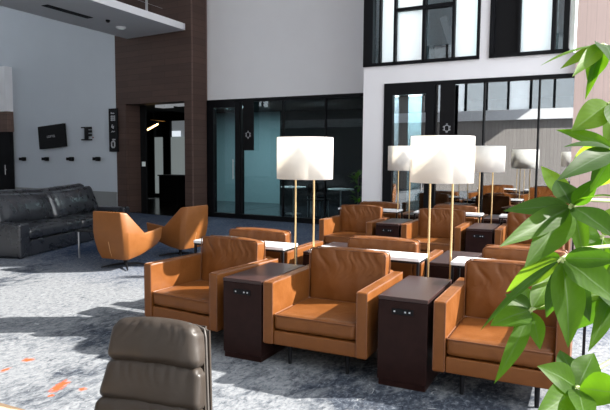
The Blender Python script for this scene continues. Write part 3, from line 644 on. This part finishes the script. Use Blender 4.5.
# ------------------------------------------------------------------ caramel shell chairs (face local -y)
def poly_shell(bm, faces, thick):
    """closed panel solids from quads, each pushed outward by its thickness"""
    for q in faces:
        q = [Vector(p) for p in q]; n = (q[1] - q[0]).cross(q[3] - q[0]).normalized() * thick
        a = [bm.verts.new(p) for p in q]; b = [bm.verts.new(p + n) for p in q]
        bm.faces.new(a[::-1]); bm.faces.new(b)
        for k in range(4): bm.faces.new((a[k], a[(k + 1) % 4], b[(k + 1) % 4], b[k]))
def make_shell_chair():
    t_ = thing('swivel_chair', '', 'chair')
    # outer surface as a loft of horizontal U profiles: (z, half width back, half width front, y back, y front)
    def ring(z, wb, wf, yb, yf, cr=.05):
        return [Vector((-wf, yf, z)), Vector((-(wf * .5 + wb * .5) - .006, (yf + yb) / 2, z)), Vector((-wb, yb - cr, z)), Vector((-wb + cr * .8, yb, z)), Vector((wb - cr * .8, yb, z)), Vector((wb, yb - cr, z)), Vector(((wf * .5 + wb * .5) + .006, (yf + yb) / 2, z)), Vector((wf, yf, z))]
    prof = [(.165, .225, .27, .25, -.20), (.27, .255, .305, .285, -.31), (.40, .275, .33, .315, -.36), (.53, .282, .34, .335, -.375)]
    rings = [ring(*p) for p in prof]
    for q, dz in ((0, .10), (7, .10), (1, .035), (6, .035)): rings[0][q].z += dz
    for q in (0, 7): rings[1][q].z += .05
    rings[-1][0].z = .545; rings[-1][7].z = .545; rings[-1][1].z = .50; rings[-1][6].z = .50
    bm = bmesh.new(); th = .045; V = []
    for rg in rings:
        V.append([bm.verts.new(p) for p in rg])
    top = [bm.verts.new(p) for p in (Vector((-.255, .27, .80)), Vector((-.225, .355, .815)), Vector((.225, .355, .815)), Vector((.255, .27, .80)))]
    for A, B in zip(V, V[1:]):
        for k in range(7): bm.faces.new((A[k], A[k + 1], B[k + 1], B[k]))
    t5 = V[-1]
    bm.faces.new((t5[2], t5[3], top[1], top[0])); bm.faces.new((t5[3], t5[4], top[2], top[1])); bm.faces.new((t5[4], t5[5], top[3], top[2]))
    bm.faces.new((t5[1], t5[2], top[0])); bm.faces.new((t5[5], t5[6], top[3]))
    b = V[0]; bm.faces.new((b[0], b[1], b[6], b[7])); bm.faces.new((b[1], b[2], b[5], b[6])); bm.faces.new((b[2], b[3], b[4], b[5]))
    bmesh.ops.recalc_face_normals(bm, faces=bm.faces[:])
    o = obj('shell', bm, M['shell'], t_, wn=False)
    md = o.modifiers.new('t', 'SOLIDIFY'); md.thickness = th; md.offset = 0; md = o.modifiers.new('b', 'BEVEL'); md.width = .016; md.segments = 3; md.limit_method = 'ANGLE'; md.angle_limit = R(28)
    bm = bmesh.new(); cushion(bm, .50, .54, .13, (14, 14, 6), .2, .3, .003, 2); xform(bm, Matrix.Translation((0, -.06, .36))); obj('seat_cushion', bm, M['shell'], t_, wn=False)
    bm = bmesh.new(); tube(bm, [(0, .272, .18), (0, .307, .27), (0, .338, .40)], .003, 6); obj('seam', bm, mat('pale_thread', (.62, .36, .17), .6), o)
    bm = bmesh.new(); lathe(bm, [(.028, .03), (.028, .18), (.07, .19), (.07, .20)], 16); obj('post', bm, M['black_metal'], t_)
    for k in range(4):
        a = R(45 + 90 * k); bm = bmesh.new(); tube(bm, [(0, 0, .05), (.17 * math.cos(a), .17 * math.sin(a), .04), (.33 * math.cos(a), .33 * math.sin(a), .014)], [.018, .015, .010], 8); obj('leg', bm, M['black_metal'], t_)
    return t_
sc1 = make_shell_chair(); sc1.location = (-5.86, 6.33, 0); sc1.rotation_euler = (0, 0, R(182)); sc1['label'] = 'caramel leather swivel chair seen from behind, nearest the grey sofa'
sc2 = copy_tree(sc1); sc2.location = (-5.74, 7.42, 0); sc2.rotation_euler = (0, 0, R(264)); sc2['label'] = 'caramel leather swivel chair facing left, before the walnut entrance'
# dark glass side table by the sofa
o = thing('coffee_table', 'dark glass coffee table on thin metal legs between sofa and swivel chair', 'table', (-6.78, 6.98, 0), R(14))
bm = bmesh.new(); bx(bm, -.32, .32, -.40, .40, .425, .44, .003, 1); obj('table_top', bm, mat('smoked_glass', (.02, .022, .025), .08), o)
bm = bmesh.new()
for sx in (-1, 1): bx(bm, sx * .30 - .012, sx * .30 + .012, -.39, .39, .405, .425)
for sy in (-1, 1): bx(bm, -.288, .288, sy * .378 - .012, sy * .378 + .012, .405, .425)
obj('frame', bm, M['black_metal'], o, smooth=False)
for sx in (-1, 1):
    for sy in (-1, 1): bm = bmesh.new(); bx(bm, sx * .30 - .01, sx * .30 + .01, sy * .378 - .01, sy * .378 + .01, 0, .405); obj('leg', bm, M['steel'], o, smooth=False)

# ------------------------------------------------------------------ things on the far left wall
o = thing('wall_screen', 'black screen hung askew on the pale wall, small pale lettering', 'screen'); s_, z_ = TV.sz(54.3, 136.6); TV.put(o, s_, -.08, z_)
o.rotation_euler = (0, R(-4.5), TV.ang)
wS, hS = .585, .325
wS = (TV.s(68, 136) - TV.s(42, 136)) / 2; hS = .335
def skew_panel(bm, w, h, y0, y1):
    bx(bm, -w, w, y0, y1, -h, h, .006, 1)
bm = bmesh.new(); skew_panel(bm, wS, hS, -.03, .05); obj('screen_panel', bm, M['black'], o)
def text_part(body, size, m, parent, loc, name='lettering', rot=(PI / 2, 0, 0), depth=.003, spacing=1.0):
    cu = bpy.data.curves.new(name, 'FONT'); cu.body = body; cu.size = size; cu.extrude = depth; cu.align_x = 'CENTER'; cu.align_y = 'CENTER'; cu.space_character = spacing
    tmp = bpy.data.objects.new('tmp', cu); COL.objects.link(tmp); dg = bpy.context.evaluated_depsgraph_get(); me = bpy.data.meshes.new_from_object(tmp.evaluated_get(dg))
    bpy.data.objects.remove(tmp); bpy.data.curves.remove(cu); me.name = name; me.materials.clear(); me.materials.append(m)
    q = bpy.data.objects.new(name, me); COL.objects.link(q); q.parent = parent; q.location = loc; q.rotation_euler = rot; return q
text_part('LOFTEL', .10, M['print_grey'], o, (0, -.034, 0), spacing=1.1)
# letter-like black sign
o = thing('wall_sign', 'small black cut-out letter sign on the pale wall', 'sign'); s_, z_ = TV.sz(87.5, 133.7); TV.put(o, s_, -.05, z_)
hx = (TV.s(92.5, 134) - TV.s(82.3, 134)) / 2
bm = bmesh.new(); bx(bm, -hx, hx * .6, 0, .03, .155, .19); bx(bm, -hx, hx, 0, .03, -.19, -.155); bx(bm, -hx * .35, hx * .3, 0, .03, -.155, .155)
for z in (.155, .06, -.04): bx(bm, hx * .3, hx, 0, .03, z - .035, z + .035)
obj('letters', bm, M['black'], o, smooth=False)
bm = bmesh.new(); bx(bm, hx * 1.15, hx * 1.3, .01, .03, -.13, -.09); obj('red_dot', bm, mat('dull_red', (.25, .05, .05), .6), o, smooth=False)
bm = bmesh.new(); bx(bm, -hx * .2, hx * .2, .03, .05, -.1, .1); obj('standoff', bm, M['black'], o, smooth=False)
# vertical banner sign with white symbols
sA, zA_ = TV.sz(109.3, 151.7); sB, zB_ = TV.sz(117.2, 108.5)
o = thing('banner_sign', 'tall narrow black sign with white symbols beside the walnut wall', 'sign'); TV.put(o, (sA + sB) / 2 + .05, -.05, zA_)
hw, hh = (sB - sA) / 2 - .005, zB_ - zA_
box_obj('board', (-hw, hw, 0, .04, 0, hh), M['black'], o, smooth=False)
def symbol():
    global bm
    obj('symbol', bm, M['print_grey'], o, smooth=False); bm = bmesh.new()
bm = bmesh.new(); yq = -.006; z_ = lambda f: hh * (1 - f)
bx(bm, -hw * .45, hw * .35, -.008, 0, z_(.125), z_(.10)); bx(bm, -hw * .45, -hw * .25, -.008, 0, z_(.125), z_(.085))
symbol()
for a, b in ((.17, .19), (.215, .235), (.26, .28)): bx(bm, -hw * .5, hw * .5, -.008, 0, z_(b), z_(a))
for x in (-.42, -.05, .35): bx(bm, hw * x, hw * (x + .15), -.008, 0, z_(.285), z_(.16))
symbol(); tube(bm, [(-hw * .1, yq, z_(.37)), (-hw * .3, yq, z_(.43)), (hw * .1, yq, z_(.46)), (hw * .2, yq, z_(.41)), (-hw * .25, yq, z_(.43))], .014, 6)
symbol(); tube(bm, [(-hw * .35, yq, z_(.545)), (-hw * .05, yq, z_(.52)), (hw * .1, yq, z_(.54)), (hw * .4, yq, z_(.525))], .013, 6)
symbol(); bx(bm, -hw * .25, hw * .5, -.008, 0, z_(.73), z_(.705)); bx(bm, 0, hw * .2, -.008, 0, z_(.75), z_(.70))
symbol(); k = hw * .36
tube(bm, [(k * a, yq, z_(.83) + k * b * 1.45) for a, b in ((.5, 1), (1, .5), (1, -.5), (.5, -1), (-.5, -1), (-1, -.5), (-1, .5), (-.5, 1), (.5, 1))], .022, 6)
obj('symbol', bm, M['print_grey'], o, smooth=False)
for k, u in enumerate((24.2, 47, 71.7, 98.2)):
    s_, z_0 = TV.sz(u, 159)
    o = thing('wall_bracket', ('small black wall bracket, leftmost of four under the screen', 'small black wall bracket directly below the askew screen', 'small black wall bracket below right of the screen', 'small black wall bracket, rightmost of four, nearest the tall sign')[k], 'bracket', group='black wall brackets in a row')
    TV.put(o, s_, -.10, z_0); box_obj('bar', (-.125, .125, 0, .08, -.04, .045), M['black'], o, bev=.006); box_obj('back_plate', (-.09, .09, .08, .10, -.06, .06), M['black_metal'], o, smooth=False)

# ------------------------------------------------------------------ taupe lounge chair in the foreground (faces local -y)
o = thing('lounge_chair', 'taupe leather lounge chair with padded headrest in the foreground', 'chair', (-1.605, 1.655, 0), R(8))
lc = o
def channel(bm, w0, w1, h, T, zc, seed):
    b2 = bmesh.new(); wm = (w0 + w1) / 2; cushion(b2, wm + .012, h, T, (54, 20, 8), .12, .30, .009, seed, fold=.006)
    for v in b2.verts:
        f = (v.co.y / h + .5); v.co.x *= (w0 + (w1 - w0) * f) / wm; v.co.y += zc
    me = bpy.data.meshes.new('t'); b2.to_mesh(me); b2.free(); bm.from_mesh(me); bpy.data.meshes.remove(me)
HB = .57; tilt = Matrix.Translation((0, .222, .295)) @ Matrix.Rotation(R(90 - 14), 4, 'X')
wid = lambda z: .555 - .165 * (z / HB)
bm = bmesh.new()
for z0, z1, sd_ in ((0, .235, 31), (.235, .402, 32)): channel(bm, wid(z0), wid(z1), z1 - z0 + .010, .105, (z0 + z1) / 2, sd_)
xform(bm, tilt @ Matrix.Translation((0, 0, .02))); obj('backrest', bm, M['taupe'], lc, wn=False)
bm = bmesh.new(); channel(bm, wid(.402), wid(.568), .176, .125, .487, 41); xform(bm, tilt @ Matrix.Translation((0, 0, .03))); obj('headrest', bm, M['taupe'], lc, wn=False)
bm = bmesh.new(); b2 = [Vector((-wid(0) / 2 - .008, 0, 0)), Vector((wid(0) / 2 + .008, 0, 0)), Vector((wid(HB) / 2 + .008, HB + .002, 0)), Vector((-wid(HB) / 2 - .008, HB + .002, 0))]
fa = [bm.verts.new(p + Vector((0, 0, -.075))) for p in b2]; fb = [bm.verts.new(p + Vector((0, 0, -.025))) for p in b2]
bm.faces.new(fa[::-1]); bm.faces.new(fb)
for k in range(4): bm.faces.new((fa[k], fa[(k + 1) % 4], fb[(k + 1) % 4], fb[k]))
bmesh.ops.bevel(bm, geom=[e for e in bm.edges], offset=.018, segments=3, affect='EDGES'); xform(bm, tilt); sh = obj('back_shell', bm, M['taupe'], lc)
bm = bmesh.new()
for z in (-.022,):
    q = [Vector((p.x * 1.0, p.y, z)) for p in b2]
    pts = [q[0], q[3] - Vector((0, .05, 0)), q[3] + Vector((.012, -.012, 0)), q[3] + Vector((.05, 0, 0)), q[2] - Vector((.05, 0, 0)), q[2] + Vector((-.012, -.012, 0)), q[2] - Vector((0, .05, 0)), q[1]]
    tube(bm, [tilt @ p for p in pts], .006, 8)
obj('piping', bm, M['taupe_dark'], sh)
bm = bmesh.new(); cushion(bm, .52, .52, .14, (18, 18, 6), .2, .35, .004, 51); xform(bm, Matrix.Translation((0, -.07, .385))); obj('seat_cushion', bm, M['taupe'], lc, wn=False)
bm = bmesh.new(); bx(bm, -.25, .25, -.3, .24, .27, .315, .02, 3); obj('seat_shell', bm, M['taupe'], lc)
bm = bmesh.new(); lathe(bm, [(.03, .03), (.03, .24), (.09, .26), (.09, .27)], 20); obj('post', bm, M['steel'], lc)
for k in range(4):
    a = R(45 + 90 * k); bm = bmesh.new(); tube(bm, [(0, 0, .05), (.34 * math.cos(a), .34 * math.sin(a), .018)], [.024, .016], 8); obj('leg', bm, M['steel'], lc)
# light oak table at the lower left corner
o = thing('low_table', 'light oak table corner at the lower left of the foreground', 'table', (-2.45, 1.30, 0))
bm = bmesh.new(); bx(bm, -.42, .42, -.36, .369, .465, .50, .006, 2); obj('table_top', bm, M['oak'], o)
for sx in (-1, 1):
    for sy in (-1, 1): bm = bmesh.new(); tube(bm, [(sx * .38, sy * .32, 0), (sx * .34, sy * .28, .465)], [.014, .02], 10); obj('leg', bm, M['black_metal'], o)

# ------------------------------------------------------------------ things inside the rooms behind the glass
def cafe_table(x, y, label):
    o = thing('cafe_table', label, 'table', (x, y, .01)); bm = bmesh.new(); rg = lathe(bm, [(.001, .72), (.34, .72), (.35, .735), (.34, .75), (.001, .75)], 28); obj('table_top', bm, M['white_top'], o)
    bm = bmesh.new(); lathe(bm, [(.025, .012), (.025, .72)], 12); obj('pedestal', bm, M['steel'], o); bm = bmesh.new(); rg = lathe(bm, [(.001, 0), (.22, 0), (.22, .012), (.001, .014)], 24); obj('foot_plate', bm, M['steel'], o); return o
cafe_table(-7.25, 14.35, 'white round table behind the left glass wall, left of the lamp')
cafe_table(-5.75, 14.1, 'white round table behind the left glass wall, right of the lamp')
def cafe_chair(x, y, rz, label):
    o = thing('cafe_chair', label, 'chair', (x, y, .01), rz)
    bm = bmesh.new(); bx(bm, -.22, .22, -.22, .22, .43, .47, .015, 2); obj('seat', bm, M['black'], o)
    bm = bmesh.new(); bx(bm, -.21, .21, .20, .23, .55, .86, .012, 2); obj('backrest', bm, M['black'], o)
    for sx in (-1, 1):
        for sy in (-1, 1): bm = bmesh.new(); tube(bm, [(sx * .2, sy * .2, 0), (sx * .19, sy * .19, .43)] if sy < 0 else [(sx * .2, sy * .2, 0), (sx * .19, .2, .43), (sx * .19, .215, .6)], .009, 6); obj('leg', bm, M['steel'], o)
cafe_chair(-6.75, 14.9, R(-150), 'black chrome-legged chair behind the left glass, beside the left table')
cafe_chair(-6.3, 13.9, R(80), 'black chrome-legged chair behind the left glass, beside the right table')
def blade(bm, uvl, base, tip, width, nrm, sag=.12, fold=.18, n=9, wave=.0, seed=0):
    base, tip = Vector(base), Vector(tip); ax = tip - base; L_ = ax.length; a = ax.normalized(); nrm = (nrm - a * nrm.dot(a)).normalized(); side = a.cross(nrm)
    rows = []; ws = (-1, -.55, 0, .55, 1)
    for i in range(n + 1):
        t_ = i / n; wv = width * max(.012, (math.sin(math.pi * min(1, t_ ** .80)) ** .95) * (1.06 - .2 * t_)) if i < n else 0.0
        c = base + a * (L_ * t_) + nrm * (sag * L_ * (4 * t_ * (1 - t_)) * .5)
        row = []
        for w_ in ws:
            p = c + side * (w_ * wv / 2) + nrm * (abs(w_) * wv / 2 * fold + wave * wv * math.sin(t_ * 14 + seed + w_))
            row.append((bm.verts.new(p), (.5 + w_ / 2, t_)))
        rows.append(row)
    for A, B in zip(rows, rows[1:]):
        for k in range(4):
            q = (A[k], A[k + 1], B[k + 1], B[k]); f = bm.faces.new([v for v, _ in q])
            for lp, (_, uv) in zip(f.loops, q): lp[uvl].uv = uv
rng = random.Random(5)
o = thing('potted_plant', 'small leafy plant in a dark pot behind the left glass wall', 'plant', (-5.05, 13.5, .01))
bm = bmesh.new(); lathe(bm, [(.001, 0), (.13, 0), (.17, .35), (.15, .35), (.14, .30), (.001, .30)], 20); obj('pot', bm, M['pot'], o)
bm = bmesh.new(); uvl = bm.loops.layers.uv.new('UVMap')
for k in range(60):
    a = rng.uniform(0, 6.28); z = .35 + rng.uniform(0, .85); r_ = rng.uniform(.02, .1); b_ = Vector((r_ * math.cos(a), r_ * math.sin(a), z)); blade(bm, uvl, b_, b_ + Vector((math.cos(a) * .22, math.sin(a) * .22, rng.uniform(-.05, .16))), .08, Vector((0, 0, 1)), n=4)
obj('foliage', bm, M['leaf'], o, wn=False)
bm = bmesh.new(); tube(bm, [(0, 0, .29), (0, 0, 1.15)], .012, 6); obj('stem', bm, M['trunk'], o)

# ------------------------------------------------------------------ money tree in the right foreground
# whorls: hub pixel and distance, then leaves (tip pixel, tip distance, width, kind, normal tilt)
plant_base = CAM + _R * .93 + _F * 1.42; plant_base.z = 0
plant = thing('money_tree', 'tall leafy green houseplant filling the right foreground', 'plant', plant_base)
W = [
 ((572, 206), 1.16, [((503, 211), 1.10, .056, 'leaf_dark', 0), ((499, 247), 1.02, .064, 'leaf', .1), ((524, 268), 1.05, .090, 'leaf', .1), ((556, 180), 1.22, .075, 'leaf_dark', 0), ((536, 232), 1.2, .05, 'leaf_young', .2), ((600, 176), 1.1, .05, 'leaf_dark', .1), ((616, 197), 1.02, .036, 'leaf', -.5), ((618, 240), 1.02, .085, 'leaf_dark', .2), ((582, 262), 1.22, .06, 'leaf', .1), ((541, 166), 1.3, .06, 'leaf_young', .2)]),
 ((531, 310), 1.12, [((490, 326), 1.08, .080, 'leaf', .3), ((505, 294), 1.14, .050, 'leaf_dark', .2), ((494, 384), 1.06, .048, 'leaf', .0), ((540, 350), 1.1, .050, 'leaf', .3), ((553, 274), 1.2, .062, 'leaf_young', .2), ((560, 296), 1.2, .05, 'leaf', .2), ((512, 344), 1.14, .046, 'leaf_dark', .2), ((520, 284), 1.2, .05, 'leaf', .1)]),
 ((577, 388), .96, [((537, 366), .93, .070, 'leaf', .2), ((594, 353), 1.0, .070, 'leaf', .2), ((632, 396), .9, .085, 'leaf', .2), ((534, 418), .88, .075, 'leaf', .2), ((586, 425), .86, .06, 'leaf', .3), ((560, 350), 1.05, .066, 'leaf_dark', .3), ((606, 374), 1.05, .05, 'leaf_young', .4)]),
 ((562, 258), 1.06, [((568, 348), 1.0, .088, 'leaf', .0), ((506, 292), 1.10, .060, 'leaf_young', .2), ((622, 306), .98, .100, 'leaf', .2), ((590, 322), 1.12, .060, 'leaf_dark', .0), ((622, 260), 1.0, .06, 'leaf_dark', .1), ((530, 262), 1.12, .046, 'leaf', .2), ((546, 318), 1.14, .055, 'leaf_dark', .1), ((596, 282), 1.14, .06, 'leaf', .2), ((480, 331), 1.0, .030, 'leaf_dark', -.7)]),
 ((603, 44), 1.20, [((540, 66), 1.12, .026, 'leaf_young', -.7), ((560, 69), 1.16, .034, 'leaf_young', .1), ((572, 77), 1.1, .046, 'leaf_young', .1), ((588, 84), 1.2, .062, 'leaf', .0), ((612, 64), 1.1, .080, 'leaf_dark', .2), ((585, 100), 1.2, .030, 'leaf', .2)]),
 ((610, 102), 1.14, [((571, 131), 1.12, .080, 'leaf_young', .0), ((606, 152), 1.16, .070, 'leaf_young', .1), ((626, 140), 1.1, .08, 'leaf', .1)]),
 ((616, 150), 1.08, [((556, 130), 1.16, .046, 'leaf', .2), ((563, 147), 1.04, .036, 'leaf_dark', -.6), ((556, 181), 1.0, .062, 'leaf_dark', -.2), ((590, 192), 1.1, .055, 'leaf_dark', .0), ((573, 160), 1.25, .06, 'leaf_young', .2), ((600, 186), 1.2, .07, 'leaf_young', .1)]),
 ((602, 236), 1.30, [((560, 232), 1.3, .07, 'leaf', .1), ((620, 206), 1.3, .090, 'leaf_young', .2), ((585, 290), 1.3, .085, 'leaf', .2), ((622, 275), 1.3, .08, 'leaf_young', .2), ((614, 312), 1.3, .07, 'leaf', .2), ((580, 256), 1.35, .08, 'leaf_young', .1)]),
 ((612, 290), 1.12, [((575, 300), 1.1, .036, 'leaf_young', .1), ((598, 334), 1.08, .066, 'leaf', .1), ((634, 330), 1.0, .12, 'leaf_dark', .2), ((574, 330), 1.16, .060, 'leaf_dark', .1), ((588, 352), 1.05, .05, 'leaf', .1)]),
]
to_cam = -FW
hubs = []
for hub, hd, leaves in W:
    hp = at_depth(*hub, hd) - plant_base; hubs.append(hp)
    groups = {}
    wh = None
    for tip, td, wd, kind, tl in leaves:
        tp = at_depth(*tip, td) - plant_base
        d = (tp - hp); st = hp + d * .04
        nrm = (to_cam * (1 - abs(tl)) + Vector((0, 0, 1)) * (.35 + abs(tl)) + Vector((rng.uniform(-.25, .25), rng.uniform(-.25, .25), 0))).normalized()
        bm = groups.setdefault(kind, bmesh.new())
        uvl = bm.loops.layers.uv.get('UVMap') or bm.loops.layers.uv.new('UVMap')
        blade(bm, uvl, st, tp, wd * .71, nrm, .10 * rng.uniform(.4, 1.3), .22, 11, .012, rng.uniform(0, 6))
    for kind, bm in groups.items():
        obj('leaf_cluster', bm, M[kind], plant, wn=False)
    bm = bmesh.new()
    for tip, td, wd, kind, tl in leaves:
        tp = at_depth(*tip, td) - plant_base; d = tp - hp; tube(bm, [hp, hp + d * .06], .0022, 6)
    c0 = Vector((0, 0, max(.95, min(1.55, hp.z - .10)))) + Vector((rng.uniform(-.02, .02), rng.uniform(-.02, .02), 0))
    mid = (hp + c0) / 2 + Vector((0, 0, .05))
    tube(bm, [c0, mid, hp * .75 + mid * .25 + Vector((0, 0, .01)), hp], [.006, .0045, .0038, .003], 8)
    obj('leaf_stem', bm, M['leaf_stem'], plant)
bm = bmesh.new(); tube(bm, [(0, 0, .46), (.02, .01, .8), (-.01, 0, 1.15), (0, .01, 1.62)], [.032, .026, .02, .008], 10); obj('trunk', bm, M['trunk'], plant)
bm = bmesh.new(); lathe(bm, [(.001, 0), (.15, 0), (.19, .5), (.175, .5), (.165, .46), (.001, .46)], 32); obj('pot', bm, M['pot'], plant)
bm = bmesh.new(); rg = lathe(bm, [(.001, .47), (.166, .465)], 24); obj('soil', bm, M['soil'], plant)

# ------------------------------------------------------------------ light
sd = bpy.data.lights.new('sun', 'SUN'); sd.energy = 12.5; sd.angle = R(.6); sd.color = (1, .95, .88)
so = bpy.data.objects.new('sun', sd); COL.objects.link(so); so.rotation_euler = Vector((1.4, .76, 1.0)).to_track_quat('Z', 'Y').to_euler(); so.location = (8, 8, 9)
def area(name, loc, size, power, col, rot=(0, 0, 0)):
    l = bpy.data.lights.new(name, 'AREA'); l.energy = power; l.size = size; l.color = col; l.shape = 'SQUARE'
    q = bpy.data.objects.new(name, l); COL.objects.link(q); q.location = loc; q.rotation_euler = rot; return q
area('meeting_room_fill', (-9.6, 14.9, 3.0), .8, 80, (.85, .96, 1))  # added lamp without a fixture, brightens the room behind the left glass
area('meeting_room_fill', (-6.6, 14.6, 3.0),   .8, 22, (.85, .96, 1))  # second added lamp for the same room, weaker
p = EA.o + EA.t * 1.9 + EA.n * 2.6; area('lobby_fill', (p.x, p.y, 3.1), .8, 22, (.95, .97, 1))  # added lamp without a fixture, brightens the frosted panels
p = BY.o + BY.t * bs(395) + BY.n * .8; area('bay_room_fill', (p.x, p.y, 3.0), .5, 70, (.85, .97, 1))  # added lamp without a fixture, brightens the pale screen behind the door
wd = bpy.data.worlds.new('sky'); scene.world = wd; wd.use_nodes = True
bg = wd.node_tree.nodes['Background']; bg.inputs[0].default_value = (.91, .955, 1.0, 1); bg.inputs[1].default_value = 2.45

# ------------------------------------------------------------------ camera
cd = bpy.data.cameras.new('camera'); cd.sensor_width = 36; cd.sensor_fit = 'HORIZONTAL'; cd.lens = FPX * 36 / 610; cd.clip_start = .05; cd.clip_end = 200
co_ = bpy.data.objects.new('camera', cd); COL.objects.link(co_)
co_.matrix_world = Matrix((( RT.x, UP.x, -FW.x, CAM.x), (RT.y, UP.y, -FW.y, CAM.y), (RT.z, UP.z, -FW.z, CAM.z), (0, 0, 0, 1)))
scene.camera = co_
vs = scene.view_settings; scene.display_settings.display_device = 'sRGB'; vs.view_transform = 'Standard'; vs.look = 'None'; vs.gamma = 1; vs.use_curve_mapping = False; vs.exposure = 0.47
